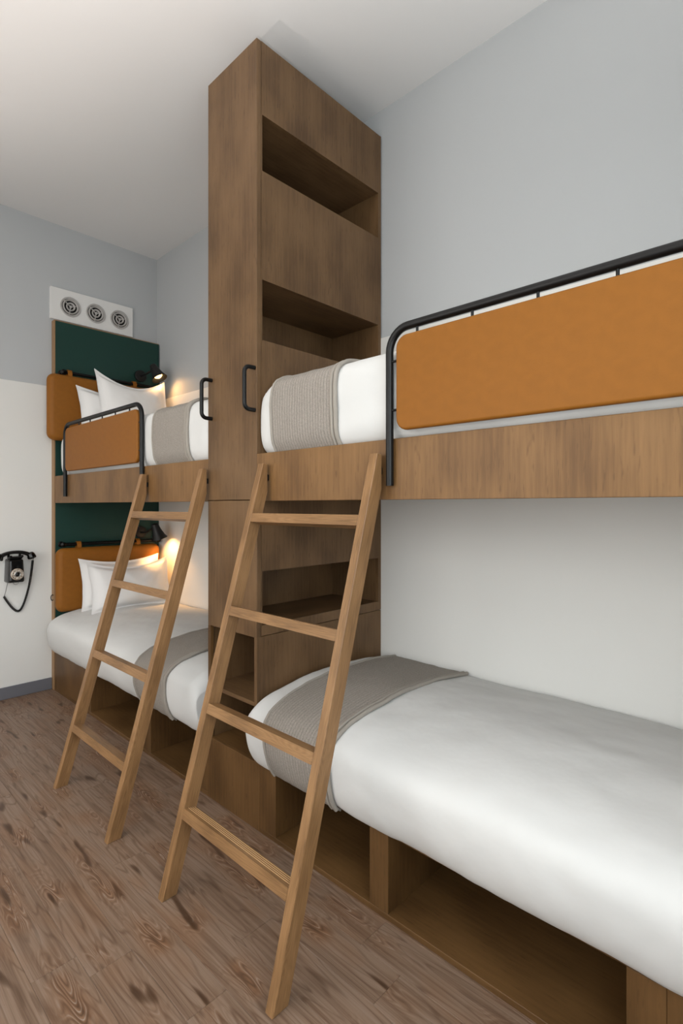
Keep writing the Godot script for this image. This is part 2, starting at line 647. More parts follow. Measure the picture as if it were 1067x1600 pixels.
# folded wool throw lying over the same outline between two edges (z at the wall, z at the hem)
func throw_over(called: String, label: String, outline: Array, za: Array, zb: Array, cut: float, thick: float, seed_: int, fold_at_b: bool) -> Node3D:
	var t := thing(called, label, "blanket", Vector3.ZERO)
	var n := 56
	var full := smooth_curve(outline, 64)
	var o := PackedVector2Array()
	for i in n: o.append(full[int(round(i * (63.0 * cut) / (n - 1)))])
	var nz := noise(seed_, 1.0, 2)
	var st := new_st()
	var m := 22
	var P := []
	var UV := []
	for k in m + 3:
		var row := []
		var uvr := []
		var run := 0.0
		var f := clampf(float(k - 1) / m, 0, 1)
		var off := 0.0005 if (k == 0 or k == m + 2) else thick
		for i in n:
			if i > 0: run += (o[i] - o[i - 1]).length()
			var g := float(i) / (n - 1)
			var ka := za[0] + (za[1] - za[0]) * g as float + 0.006 * nz.get_noise_2d(run * 4.0, 3)
			var kb := zb[0] + (zb[1] - zb[0]) * g as float + 0.006 * nz.get_noise_2d(run * 4.0, 30)
			var z := lerpf(ka, kb, f)
			var nn := outward(o, i)
			var p := o[i] + nn * (off + (0.003 * nz.get_noise_2d(z * 9.0, run * 7.0) if off > 0.001 else 0.0))
			row.append(Vector3(minf(p.x, WALL - 0.001), p.y, z))
			uvr.append(Vector2(z, run))
		P.append(row)
		UV.append(uvr)
	grid(st, P, UV, false, false, true)
	# hem at the bottom
	for k in range(1, m + 1):
		var a: Vector3 = P[k][n - 1]
		var b: Vector3 = P[k + 1][n - 1]
		var w := outward(o, n - 1)
		var inn := Vector3(-w.x, -w.y, 0) * thick
		flat_quad(st, a, b, b + inn, a + inn, Vector3(0, -1, 0), 2, Vector2.ZERO)
	obj("body", st, M.wool, t)
	# turned edges of the folded layers
	for lay in [[fold_at_b, 0.0, 0.0085], [fold_at_b, 0.02, 0.0075], [not fold_at_b, 0.0, 0.006]]:
		var e := new_st()
		var pts := []
		var row: Array = P[m + 1] if lay[0] else P[1]
		var inw := -1.0 if lay[0] else 1.0
		for i in n - 1:
			var w := outward(o, i)
			pts.append(row[i] + Vector3(w.x, w.y, 0) * (0.0005) + Vector3(0, 0, inw * (lay[1] + lay[2] * 0.6)))
		for i in pts.size(): pts[i].x = minf(pts[i].x, WALL - 0.009)
		tube(e, pts, lay[2], 8)
		obj("turned_edge", e, M.hem, t)
	return t

# pillow in a flanged cover standing in the xy plane, front towards +z
func pillow_st(w: float, h: float, t: float, pinch: float, sag: float, seed_: int) -> SurfaceTool:
	var st := new_st()
	var nz := noise(seed_, 1.0, 2)
	var n := 33
	for side in [1.0, -1.0]:
		var P := []
		var UV := []
		for i in n:
			var row := []
			var uvr := []
			for j in n:
				var u := -1.0 + 2.0 * i / (n - 1)
				var v := -1.0 + 2.0 * j / (n - 1)
				# the cushion ends a flange width inside the cover's edge
				var uu := clampf(u / 0.89, -1, 1)
				var vv := clampf(v / 0.87, -1, 1)
				var th := pow(maxf(0.0, (1 - uu * uu) * (1 - vv * vv)), 0.45) * t / 2 + 0.0022
				var x := w / 2 * u * (1 - pinch * (1 - v * v))
				var y := h / 2 * v * (1 - pinch * 1.3 * (1 - u * u))
				if v > 0: y -= sag * (1 - u * u) * v
				var bulge := 1.0 + 0.35 * maxf(0.0, -v)
				var wr := nz.get_noise_2d(x * 7.0, y * 7.0) * 0.006 * smoothstep(0.0, 0.4, 1 - maxf(absf(u), absf(v)))
				row.append(Vector3(x, y, side * (th * bulge + wr) + nz.get_noise_2d(x * 5.0 + 9, y * 5.0) * 0.007))
				uvr.append(Vector2(x, y))
			P.append(row)
			UV.append(uvr)
		grid(st, P, UV, false, false, side < 0)
	return st

func pillow(label: String, at: Vector3, w: float, h: float, t: float, lean: float, turn: float, roll: float, pinch: float, sag: float, seed_: int, group := "") -> void:
	var p := thing("pillow", label, "pillow", at, group)
	p.rotation = Vector3(lean, turn, roll)
	obj("cover", pillow_st(w, h, t, pinch, sag, seed_), M.pillow, p, Vector3(0, h / 2, 0))

# ------------------------------------------------------------------ things
func make_ladder(called: String, label: String, z: float, strips: bool) -> void:
	var L := thing(called, label, "ladder", Vector3(0.907, 0, z))
	# in the ladder's own frame: x towards the bunk, y up, z 0 .. 0.646
	var dir := Vector2(0.446, 1.575).normalized()
	var run := 0.446 / 1.575
	var dep := 0.0575
	var cutx := 0.470
	for k in 2:
		var z0: float = [0.0, 0.612][k]
		var st := new_st()
		var poly := PackedVector2Array([Vector2(0, 0), Vector2(dep, 0), Vector2(cutx, (cutx - dep) / run), Vector2(cutx, 1.573), Vector2(0.446, 1.575)])
		prism(st, poly, z0, z0 + 0.034, 0.0022, dir, Vector2(k * 0.17 + z, k * 0.4))
		obj("stile", st, M.ladder, L)
	var nrm := Vector2(dir.y, -dir.x)
	for y in [1.370, 1.008, 0.654, 0.298]:
		var top := Vector2(y * run, y)
		var st := new_st()
		var d0 := 0.001
		var d1 := 0.052
		var poly := PackedVector2Array([top + nrm * d0, top + nrm * d0 - dir * 0.036, top + nrm * d1 - dir * 0.036, top + nrm * d1])
		prism(st, poly, 0.034, 0.612, 0.0018, dir, Vector2(y, y * 3.1 + z), true)
		var rung := obj("rung", st, M.ladder, L)
		if y < 0.4 and strips:
			# pale anti-slip ribs let into the lowest tread
			for g in 4:
				var c := d1 - 0.007 - g * 0.0088
				var e0 := top + nrm * (c - 0.0009)
				var e1 := top + nrm * (c + 0.0009)
				var rs := new_st()
				prism(rs, PackedVector2Array([e0 - dir * 0.001, e1 - dir * 0.001, e1 + dir * 0.0014, e0 + dir * 0.0014]), 0.035, 0.611, 0.0, dir)
				obj("anti_slip_rib", rs, M.rib, rung)
	for z0 in [0.008, 0.62]:
		var st := box_st(Vector3(cutx, 1.505, z0), Vector3(cutx + 0.0145, 1.53, z0 + 0.018), 0.002)
		var b := obj("bumper", st, M.black, L)
		b.set_meta("label", "black bumper between ladder and rail")

func guard(parent: Node3D, z0: float, z1: float, stubs: Array) -> void:
	var x := FRONT - 0.0145
	var yt := 1.982
	var st := new_st()
	tube(st, rounded([Vector3(x, 1.466, z0), Vector3(x, yt, z0), Vector3(x, yt, z1), Vector3(x, 1.466, z1)], 0.075, 8), 0.0132, 14)
	var g := obj("guard_rail", st, M.black, parent)
	g.set_meta("label", "black tubular guard rail")
	st = new_st()
	pad(st, z1 - z0 - 0.066, 0.308, 0.026, 0.04, 0.009, 0.003)
	var p := obj("leather_panel", st, M.leather, g, Vector3(x, 1.799, (z0 + z1) / 2))
	p.rotation.y = -PI / 2
	p.set_meta("label", "tan leather guard panel")
	for z in stubs:
		var s := new_st()
		tube(s, [Vector3(x, yt - 0.008, z), Vector3(x, 1.945, z)], 0.0045, 8)
		obj("stub", s, M.black, g)
	for y in [1.876, 1.715]:
		for e in [[z0, 1.0], [z1, -1.0]]:
			var s := new_st()
			tube(s, [Vector3(x, y, e[0] + e[1] * 0.008), Vector3(x, y, e[0] + e[1] * 0.037)], 0.0045, 8)
			obj("stub", s, M.black, g)

func wall_lamp(called: String, label: String, y: float, power: float, tz: float, tx: float) -> void:
	var o := thing(called, label, "lamp", Vector3(2.120, y, -4.09))
	# the origin is the middle of the shade's rim
	var tilt := Basis(Vector3(0, 0, 1), tz) * Basis(Vector3(1, 0, 0), tx)
	var xf := Transform3D(tilt.scaled_local(Vector3.ONE * 1.08), Vector3.ZERO)
	var st := new_st()
	lathe(st, [Vector2(0.0, 0.124), Vector2(0.022, 0.122), Vector2(0.026, 0.116), Vector2(0.033, 0.07), Vector2(0.047, 0.025), Vector2(0.060, 0.0), Vector2(0.058, -0.001), Vector2(0.045, 0.025), Vector2(0.031, 0.07), Vector2(0.024, 0.112), Vector2(0.0, 0.115)], 28, xf)
	obj("shade", st, M.shade, o)
	st = new_st()
	lathe(st, [Vector2(0, 0.042), Vector2(0.022, 0.040), Vector2(0.034, 0.034), Vector2(0.03, 0.022), Vector2(0.018, 0.012), Vector2(0.0, 0.009)], 20, xf)
	obj("bulb", st, M.bulb, o)
	st = new_st()
	var face := Transform3D(Basis(Vector3(1, 0, 0), PI / 2), Vector3(-0.055, 0.05, -4.327 + 4.09))
	lathe(st, [Vector2(0, 0.0), Vector2(0.05, 0.0), Vector2(0.05, 0.014), Vector2(0.046, 0.018), Vector2(0, 0.018)], 28, face)
	obj("base", st, M.shade, o)
	st = new_st()
	tube(st, rounded([Vector3(-0.055, 0.05, -0.222), Vector3(-0.055, 0.05, -0.13), tilt * Vector3(0, 0.105, -0.02)], 0.03, 5), 0.0085, 10)
	obj("arm", st, M.shade, o)
	var l := SpotLight3D.new()
	l.name = called + "_light"
	o.add_child(l, true)
	l.position = tilt * Vector3(0, 0.02, 0)
	l.basis = tilt * Basis(Vector3(1, 0, 0), -PI / 2)
	l.spot_angle = 62
	l.spot_angle_attenuation = 0.7
	l.spot_range = 8
	l.light_size = 0.03
	l.light_color = Color(1.0, 0.74, 0.45)
	l.light_energy = power
	l.shadow_enabled = true

func round_vent(x: float, y: float, r: float, label: String) -> void:
	var o := thing("air_vent", label, "air vent", Vector3(x, y, BACK + 0.012), "round vents in the white plate")
	var f := Basis(Vector3(1, 0, 0), PI / 2)    # lathe axis to +z
	var st := new_st()
	lathe(st, [Vector2(0, 0.0005), Vector2(r * 0.9, 0.0005), Vector2(r * 0.9, 0.001)], 30, Transform3D(f, Vector3.ZERO))
	obj("dark_throat", st, M.dark, o)
	st = new_st()
	lathe(st, [Vector2(r * 1.0, 0.0), Vector2(r * 1.0, 0.007), Vector2(r * 0.95, 0.010), Vector2(r * 0.83, 0.004), Vector2(r * 0.80, 0.001)], 36, Transform3D(f, Vector3.ZERO))
	obj("rim", st, M.vent, o)
	for q in [[0.74, 0.60], [0.42, 0.28]]:
		st = new_st()
		lathe(st, [Vector2(r * (q[0] + 0.02), 0.003), Vector2(r * q[0], 0.016), Vector2(r * (q[0] - 0.05), 0.017), Vector2(r * q[1], 0.006), Vector2(r * q[1], 0.003), Vector2(r * (q[0] + 0.02), 0.002)], 32, Transform3D(f, Vector3.ZERO))
		obj("ring", st, M.vent, o)
	st = new_st()
	lathe(st, [Vector2(r * 0.14, 0.003), Vector2(r * 0.13, 0.016), Vector2(r * 0.09, 0.019), Vector2(0, 0.0195)], 20, Transform3D(f, Vector3.ZERO))
	obj("hub", st, M.vent, o)
	for k in 3:
		var a := TAU * k / 3 + 0.35
		st = new_st()
		box(st, Vector3(r * 0.1, -0.004, 0.003), Vector3(r * 0.86, 0.004, 0.008), 0.001)
		var s := obj("spoke", st, M.vent, o)
		s.rotation.z = a

func headboard_cushion(label: String, x0: float, x1: float, y0: float, y1: float, straps: Array, z := -4.262, turn := 0.0) -> void:
	var o := thing("headboard_cushion", label, "cushion", Vector3((x0 + x1) / 2, y0, z), "leather headboard cushions")
	o.rotation.y = turn
	var st := new_st()
	pad(st, x1 - x0, y1 - y0, 0.085, 0.055, 0.04, 0.006)
	obj("pad", st, M.leather, o, Vector3(0, (y1 - y0) / 2, 0))
	for x in straps:
		st = new_st()
		# loop of leather over the rod: front, top and back runs
		var prof := []
		var ry: float = y1 - y0 + 0.028
		var path := [Vector2(0.012, y1 - y0 - 0.03), Vector2(0.012, ry - 0.006)]
		for k in 9:
			var a := PI * k / 8.0
			path.append(Vector2(-0.018 + 0.0195 * cos(a) + 0.006, ry + 0.0195 * sin(a)))
		path.append(Vector2(-0.030, y1 - y0 - 0.03))
		var P := []
		var UV := []
		for s in 2:
			for q in path:
				pass
		for q in path:
			P.append([Vector3(x - (x0 + x1) / 2 - 0.016, q.y, q.x), Vector3(x - (x0 + x1) / 2 + 0.016, q.y, q.x)])
			UV.append([Vector2(0, q.y), Vector2(0.03, q.y)])
		var back := path.duplicate()
		back.reverse()
		grid(st, P, UV, false, false, true)
		# inner face and edges give the strap its thickness
		var Q := []
		for i in path.size():
			var q: Vector2 = path[i]
			var mid := Vector2(-0.010, minf(q.y, ry))
			var inw := (mid - q).normalized() * 0.003
			Q.append([P[i][0] + Vector3(0, inw.y, inw.x), P[i][1] + Vector3(0, inw.y, inw.x)])
		grid(st, Q, UV, false, false, false)
		for i in path.size() - 1:
			flat_quad(st, P[i][0], P[i + 1][0], Q[i + 1][0], Q[i][0], Vector3.LEFT, 1, Vector2.ZERO)
			flat_quad(st, P[i][1], P[i + 1][1], Q[i + 1][1], Q[i][1], Vector3.RIGHT, 1, Vector2.ZERO)
		obj("strap", st, M.leather, o)

func headboard_rod(parent: Node3D, y: float) -> void:
	var st := new_st()
	var z := -4.274
	tube(st, [Vector3(1.425, y, z), Vector3(2.21, y, z)], 0.0125, 12)
	var r := obj("rod", st, M.black, parent)
	for x in [1.437, 2.2]:
		st = new_st()
		var xf := Transform3D(Basis(Vector3(1, 0, 0), PI / 2), Vector3(x, y, -4.327))
		lathe(st, [Vector2(0, 0), Vector2(0.022, 0), Vector2(0.022, 0.006), Vector2(0.010, 0.010), Vector2(0.010, 0.045), Vector2(0.019, 0.05), Vector2(0.019, 0.066), Vector2(0.0, 0.068)], 18, xf)
		obj("bracket", st, M.black, r)

func grab_handle(parent: Node3D, z: float, y0: float, y1: float) -> void:
	var st := new_st()
	var x := FRONT
	tube(st, rounded([Vector3(x, y0, z), Vector3(x - 0.055, y0, z), Vector3(x - 0.055, y1, z), Vector3(x, y1, z)], 0.026, 7), 0.0092, 12)
	var h := obj("grab_handle", st, M.black, parent)
	h.set_meta("label", "black tubular grab handle")

func make_tower() -> void:
	var t := thing("storage_tower", "tall brown-stained wooden storage tower with open niches between the two bunks", "cabinet")
	var xf := FRONT + 0.024
	# front boards, upper and lower
	obj("front_board", box_st(Vector3(FRONT, 1.4255, TZ0), Vector3(xf, TTOP, TZ1), 0.0015, 1), M.tower, t)
	obj("front_board", box_st(Vector3(FRONT, 0.827, TZ0), Vector3(xf, 1.4225, TZ1), 0.0015, 1, Vector2(0.4, 0.3)), M.tower, t)
	# near side board with three openings
	var niches := [[0.878, 1.114], [2.122, 2.385], [2.859, 3.103]]
	var st := new_st()
	var y := 0.832
	var za := TZ1 - 0.018
	var nx0 := 1.4215
	var nx1 := 2.214
	for q in niches:
		box(st, Vector3(xf + 0.0008, y, za), Vector3(WALL, q[0], TZ1), 0.0, 1)
		y = q[1]
		box(st, Vector3(nx1, q[0], za), Vector3(WALL, q[1], TZ1), 0.0, 1)
		box(st, Vector3(xf + 0.0008, q[0], za), Vector3(nx0, q[1], TZ1), 0.0, 1)
	box(st, Vector3(xf + 0.0008, y, za), Vector3(WALL, TTOP, TZ1), 0.0, 1)
	obj("side_board", st, M.tower, t)
	obj("side_board", box_st(Vector3(FRONT + 0.001, 0.0, TZ1 - 0.02), Vector3(WALL, 0.829, TZ1), 0.0012, 1, Vector2(0.3, 0.7)), M.tower, t)
	obj("side_board", box_st(Vector3(xf, 0.0, TZ0), Vector3(WALL, TTOP, TZ0 + 0.018), 0.0, 1, Vector2(0.6, 0.2)), M.tower, t)
	obj("top_board", box_st(Vector3(xf, TTOP - 0.02, TZ0 + 0.018), Vector3(WALL, TTOP, za), 0.0, 0), M.tower, t)
	for q in niches:
		st = new_st()
		var zi := TZ0 + 0.03
		box(st, Vector3(xf, q[0] - 0.018, zi), Vector3(WALL - 0.001, q[0], za), 0.0, 0, Vector2(0.1, q[0]))
		box(st, Vector3(xf, q[1], zi), Vector3(WALL - 0.001, q[1] + 0.018, za), 0.0, 0, Vector2(0.5, q[0]))
		box(st, Vector3(xf, q[0], zi - 0.01), Vector3(WALL - 0.001, q[1], zi), 0.0, 1, Vector2(0.2, q[0]))
		box(st, Vector3(nx1, q[0], zi), Vector3(WALL - 0.001, q[1], za), 0.0, 1, Vector2(0.7, q[0]))
		box(st, Vector3(xf + 0.0005, q[0], zi), Vector3(nx0, q[1], za), 0.0, 1, Vector2(0.9, q[0]))
		obj("niche", st, M.tower, t)
	# open compartment at the foot of the front
	var z0 := TZ0 + 0.018
	var z1 := TZ1 - 0.02
	obj("back_board", box_st(Vector3(1.86, 0.0, z0), Vector3(1.872, 0.827, z1), 0.0, 1), M.tower, t)
	obj("shelf", box_st(Vector3(FRONT + 0.002, 0.527, z0), Vector3(1.86, 0.546, z1), 0.001, 2, Vector2(0.3, 0.1)), M.tower, t)
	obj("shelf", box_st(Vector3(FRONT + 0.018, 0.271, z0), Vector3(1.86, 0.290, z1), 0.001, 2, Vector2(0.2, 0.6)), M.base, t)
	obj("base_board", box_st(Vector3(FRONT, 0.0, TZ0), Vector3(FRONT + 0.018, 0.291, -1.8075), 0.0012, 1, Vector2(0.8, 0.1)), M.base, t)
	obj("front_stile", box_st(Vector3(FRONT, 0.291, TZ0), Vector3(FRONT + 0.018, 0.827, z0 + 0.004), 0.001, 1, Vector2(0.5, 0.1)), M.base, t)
	grab_handle(t, -1.840, 1.814, 1.997)
	grab_handle(t, -2.176, 1.814, 1.997)

func bunk_base(called: String, label: String, z0: float, z1: float, dividers: Array, panels: Array) -> void:
	var b := thing(called, label, "bed base")
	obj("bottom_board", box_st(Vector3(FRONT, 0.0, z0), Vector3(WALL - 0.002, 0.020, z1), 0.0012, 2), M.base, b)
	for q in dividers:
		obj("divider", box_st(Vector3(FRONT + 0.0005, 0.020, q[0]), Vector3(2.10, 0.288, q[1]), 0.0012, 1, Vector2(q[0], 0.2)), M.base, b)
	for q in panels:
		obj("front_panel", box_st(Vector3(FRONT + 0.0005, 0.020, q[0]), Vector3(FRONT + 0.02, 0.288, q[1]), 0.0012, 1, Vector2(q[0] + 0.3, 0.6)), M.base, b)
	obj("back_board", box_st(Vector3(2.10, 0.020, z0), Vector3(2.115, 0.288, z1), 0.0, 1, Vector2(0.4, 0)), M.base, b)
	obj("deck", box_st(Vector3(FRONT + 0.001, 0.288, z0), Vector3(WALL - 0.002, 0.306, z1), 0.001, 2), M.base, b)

func upper_bunk(called: String, label: String, z0: float, z1: float, g0: float, g1: float, stubs: Array) -> Node3D:
	var b := thing(called, label, "bunk bed")
	obj("side_rail", box_st(Vector3(FRONT, 1.42, z0), Vector3(FRONT + 0.03, 1.6235, z1), 0.0015, 1, Vector2(0.25, 0.9)), M.veneer, b)
	obj("deck", box_st(Vector3(FRONT + 0.03, 1.45, z0), Vector3(WALL - 0.002, 1.47, z1), 0.001, 2), M.veneer, b)
	guard(b, g0, g1, stubs)
	return b

func telephone() -> void:
	var t := thing("wall_telephone", "black rotary wall telephone with coiled cord hanging on the white wall", "telephone", Vector3(1.128, 0.842, BACK))
	# body: rounded wedge, front slightly sloped
	var st := new_st()
	var P := []
	var UV := []
	for k in 9:
		var f := k / 8.0
		# from the wall to the front face
		var zz: float = [0.0, 0.03, 0.06, 0.085, 0.097, 0.103, 0.106, 0.107, 0.107][k]
		var ins: float = [0.0, 0.0, 0.001, 0.003, 0.006, 0.011, 0.018, 0.04, 0.05][k]
		var row := []
		var uvr := []
		for c in 4:
			for j in 6:
				var a := PI / 2 * (c + j / 5.0)
				var hw := 0.052 - ins
				var hh := 0.086 - ins
				var r := maxf(0.014 - ins * 0.4, 0.003)
				var x: float = [1, -1, -1, 1][c] * (hw - r) + r * cos(a)
				var y: float = [1, 1, -1, -1][c] * (hh - r) + r * sin(a)
				x *= 1.0 - 0.06 * (y / 0.086)
				row.append(Vector3(x, y + 0.088, zz - 0.012 * (y / 0.086 * 0.5 + 0.5) * f))
				uvr.append(Vector2(x, y))
		P.append(row)
		UV.append(uvr)
	grid(st, P, UV, false, true, true)
	var pc := []
	for k in 24: flat_tri(st, Vector3(0, 0.088, 0.101), P[8][k], P[8][(k + 1) % 24], Vector3(0, 0, 1), 1, Vector2.ZERO)
	obj("body", st, M.bakelite, t)
	# cradle
	st = new_st()
	box(st, Vector3(-0.042, 0.172, 0.02), Vector3(0.042, 0.192, 0.085), 0.006)
	for s in [-1.0, 1.0]:
		box(st, Vector3(s * 0.036 - 0.008, 0.185, 0.025), Vector3(s * 0.036 + 0.008, 0.206, 0.045), 0.003)
		box(st, Vector3(s * 0.036 - 0.008, 0.185, 0.088), Vector3(s * 0.036 + 0.008, 0.202, 0.098), 0.003)
	obj("cradle", st, M.bakelite, t)
	# dial: plate, number ring with finger holes, hub
	var f := Transform3D(Basis(Vector3(1, 0, 0), PI / 2 - 0.06), Vector3(0.002, 0.066, 0.100))
	st = new_st()
	lathe(st, [Vector2(0.041, 0.0), Vector2(0.041, 0.007), Vector2(0.037, 0.010), Vector2(0.0, 0.010)], 32, f)
	var dial := obj("dial", st, M.ivory, t)
	st = new_st()
	# finger wheel ring: inner and outer rims with bridges leave ten holes
	lathe(st, [Vector2(0.0375, 0.011), Vector2(0.0365, 0.015), Vector2(0.0335, 0.015), Vector2(0.0325, 0.011)], 32, f)
	lathe(st, [Vector2(0.0225, 0.011), Vector2(0.0215, 0.015), Vector2(0.015, 0.016), Vector2(0.014, 0.011)], 32, f)
	for k in 11:
		var a := TAU * k / 11.0
		var d := Vector3(cos(a), 0, sin(a))
		tube(st, [f * (d * 0.021 + Vector3(0, 0.0135, 0)), f * (d * 0.035 + Vector3(0, 0.0135, 0))], 0.0026, 6)
	obj("finger_wheel", st, M.chrome, dial)
	st = new_st()
	lathe(st, [Vector2(0.0145, 0.012), Vector2(0.0145, 0.017), Vector2(0.012, 0.0185), Vector2(0, 0.019)], 24, f)
	obj("dial_hub", st, M.bakelite, dial)
	# handset: curved grip with two capsules
	st = new_st()
	var pts := []
	for k in 17:
		var u := -1.0 + k / 8.0
		pts.append(Vector3(u * 0.098, 0.222 - 0.030 * pow(absf(u), 2.4), 0.066))
	var HP := []
	var HU := []
	for k in 17:
		var u := -1.0 + k / 8.0
		var rr := 0.0125 + 0.006 * pow(absf(u), 3.0)
		var row := []
		var uvr := []
		for j in 12:
			var a := TAU * j / 12
			row.append(pts[k] + Vector3(sin(u * -0.35) * -sin(a) * rr * 0.6, sin(a) * rr, cos(a) * rr * 1.15))
			uvr.append(Vector2(a, u))
		HP.append(row)
		HU.append(uvr)
	grid(st, HP, HU, false, true, false)
	for s in [-1.0, 1.0]:
		var cap := Transform3D(Basis(Vector3(0, 0, 1), s * 0.32), Vector3(s * 0.098, 0.205, 0.066))
		lathe(st, [Vector2(0, 0.012), Vector2(0.016, 0.010), Vector2(0.024, 0.0), Vector2(0.029, -0.022), Vector2(0.029, -0.032), Vector2(0.024, -0.036), Vector2(0, -0.036)], 22, cap)
	obj("handset", st, M.bakelite, t)
	# small pull loop under the body
	st = new_st()
	var lp := []
	for k in 11:
		var a := PI * k / 10.0
		lp.append(Vector3(0.0 + 0.016 * cos(a), 0.004 - 0.014 * sin(a), 0.08))
	tube(st, lp, 0.0016, 6)
	obj("pull_loop", st, M.chrome, t)
	# coiled cord: from the handset down, round and up again, then the thin straight lead
	st = new_st()
	var c := Curve3D.new()
	c.bake_interval = 0.002
	for q in [[Vector3(0.112, 0.155, 0.066), Vector3(0, -0.06, -0.02)], [Vector3(0.100, -0.04, 0.02), Vector3(-0.012, -0.06, -0.003)], [Vector3(0.032, -0.215, 0.012), Vector3(-0.03, 0.0, 0)], [Vector3(-0.058, -0.098, 0.012), Vector3(-0.012, 0.022, 0)]]:
		c.add_point(q[0], -q[1], q[1])
	var cl := c.get_baked_length()
	var coil := []
	var turns := 88
	var steps := turns * 6
	for k in steps + 1:
		var s := cl * k / steps
		var p := c.sample_baked(s, true)
		var p2 := c.sample_baked(minf(s + 0.003, cl), true)
		var p1 := c.sample_baked(maxf(s - 0.003, 0), true)
		var tg := (p2 - p1).normalized()
		var sd := tg.cross(Vector3(0, 0, 1)).normalized()
		var up := sd.cross(tg)
		var a := TAU * k / 6.0
		coil.append(p + (sd * cos(a) + up * sin(a)) * 0.0068)
	tube(st, coil, 0.0025, 5)
	obj("coiled_cord", st, M.bakelite, t)
	st = new_st()
	tube(st, rounded([Vector3(-0.058, -0.098, 0.012), Vector3(-0.054, -0.07, 0.03), Vector3(-0.047, 0.005, 0.06)], 0.02, 4), 0.0018, 6)
	obj("cord_lead", st, M.bakelite, t)
	st = new_st()
	tube(st, rounded([Vector3(0.112, 0.155, 0.066), Vector3(0.121, 0.182, 0.066), Vector3(0.108, 0.2, 0.066)], 0.02, 4), 0.0018, 6)
	obj("cord_lead", st, M.bakelite, t)

# ------------------------------------------------------------------ the room
func lights_and_camera() -> void:
	var cam := Camera3D.new()
	cam.name = "camera"
	add_child(cam)
	cam.position = Vector3(0, 1.4, 0)
	cam.rotation_degrees = Vector3(0, -46.48, 0)
	cam.projection = Camera3D.PROJECTION_FRUSTUM
	cam.near = 0.05
	cam.far = 60.0
	cam.size = 2.0 * cam.near * 800.0 / 820.9
	cam.frustum_offset = Vector2(0, -cam.near * 10.0 / 820.9)
	cam.current = true
	var we := WorldEnvironment.new()
	we.name = "surroundings"
	var e := Environment.new()
	e.background_mode = Environment.BG_SKY
	var sky := Sky.new()
	var sm := ProceduralSkyMaterial.new()
	sm.sky_top_color = Color(0.72, 0.74, 0.76)
	sm.sky_horizon_color = Color(0.87, 0.88, 0.88)
	sm.ground_bottom_color = Color(0.45, 0.44, 0.42)
	sm.ground_horizon_color = Color(0.7, 0.7, 0.7)
	sm.sky_energy_multiplier = 1.6
	sky.sky_material = sm
	e.sky = sky
	e.tonemap_mode = Environment.TONE_MAPPER_LINEAR
	e.tonemap_exposure = 1.04
	e.sdfgi_enabled = true
	e.ssao_enabled = true
	e.ssil_enabled = true
	we.environment = e
	add_child(we)
	# daylight in the window opening
	var day := AreaLight3D.new()
	day.name = "window_daylight"
	add_child(day)
	day.position = Vector3(-0.1, 1.75, NEAR - 0.03)
	day.area_size = Vector2(2.1, 2.2)
	day.area_normalize_energy = true
	day.light_color = Color(0.945, 0.985, 1.0)
	day.light_energy = 3.9
	day.area_range = 14.0
	day.shadow_enabled = true
	# daylight in the window of the aisle wall
	var side := AreaLight3D.new()
	side.name = "side_window_daylight"
	add_child(side)
	side.position = Vector3(LEFT + 0.03, 1.65, -2.1)
	side.rotation_degrees = Vector3(0, -90, 0)
	side.area_size = Vector2(2.5, 1.9)
	side.area_normalize_energy = true
	side.light_color = Color(1.0, 0.975, 0.945)
	side.light_energy = 3.7
	side.area_range = 14.0
	side.shadow_enabled = true
	# spot added to brighten the ceiling, set in an unseen floor lamp
	var up := SpotLight3D.new()
	up.name = "added_ceiling_fill"
	add_child(up)
	up.position = Vector3(-0.2, 1.06, 0.12)
	up.rotation_degrees = Vector3(90, 0, 0)
	up.spot_angle = 54
	up.spot_angle_attenuation = 0.6
	up.spot_range = 12.0
	up.spot_attenuation = 2.0
	up.light_size = 0.1
	up.light_color = Color(1.0, 0.98, 0.96)
	up.light_energy = 6.5
	up.shadow_enabled = true

func added_uplight_can() -> void:  # second unseen uplight, added to brighten the far part of the ceiling
	var o := thing("added_floor_uplight", "added black uplight can by the aisle wall, out of view, brightening the ceiling", "lamp", Vector3(-1.1, 0, -2.0))
	var st := new_st()
	lathe(st, [Vector2(0, 0.0), Vector2(0.09, 0.0), Vector2(0.09, 0.26), Vector2(0.084, 0.26), Vector2(0.08, 0.06), Vector2(0, 0.05)], 28)
	obj("can", st, M.black, o)
	st = new_st()
	lathe(st, [Vector2(0, 0.06), Vector2(0.04, 0.08), Vector2(0.05, 0.14), Vector2(0.03, 0.19), Vector2(0, 0.2)], 20)
	obj("bulb", st, M.added_lamp_glow, o)
	var l := SpotLight3D.new()
	l.name = "uplight"
	o.add_child(l, true)
	l.position = Vector3(0, 0.24, 0)
	l.rotation_degrees = Vector3(90, 0, 0)
	l.spot_angle = 44
	l.spot_angle_attenuation = 0.6
	l.spot_range = 10
	l.light_size = 0.1
	l.light_color = Color(1.0, 0.95, 0.915)
	l.light_energy = 8.5
	l.shadow_enabled = true

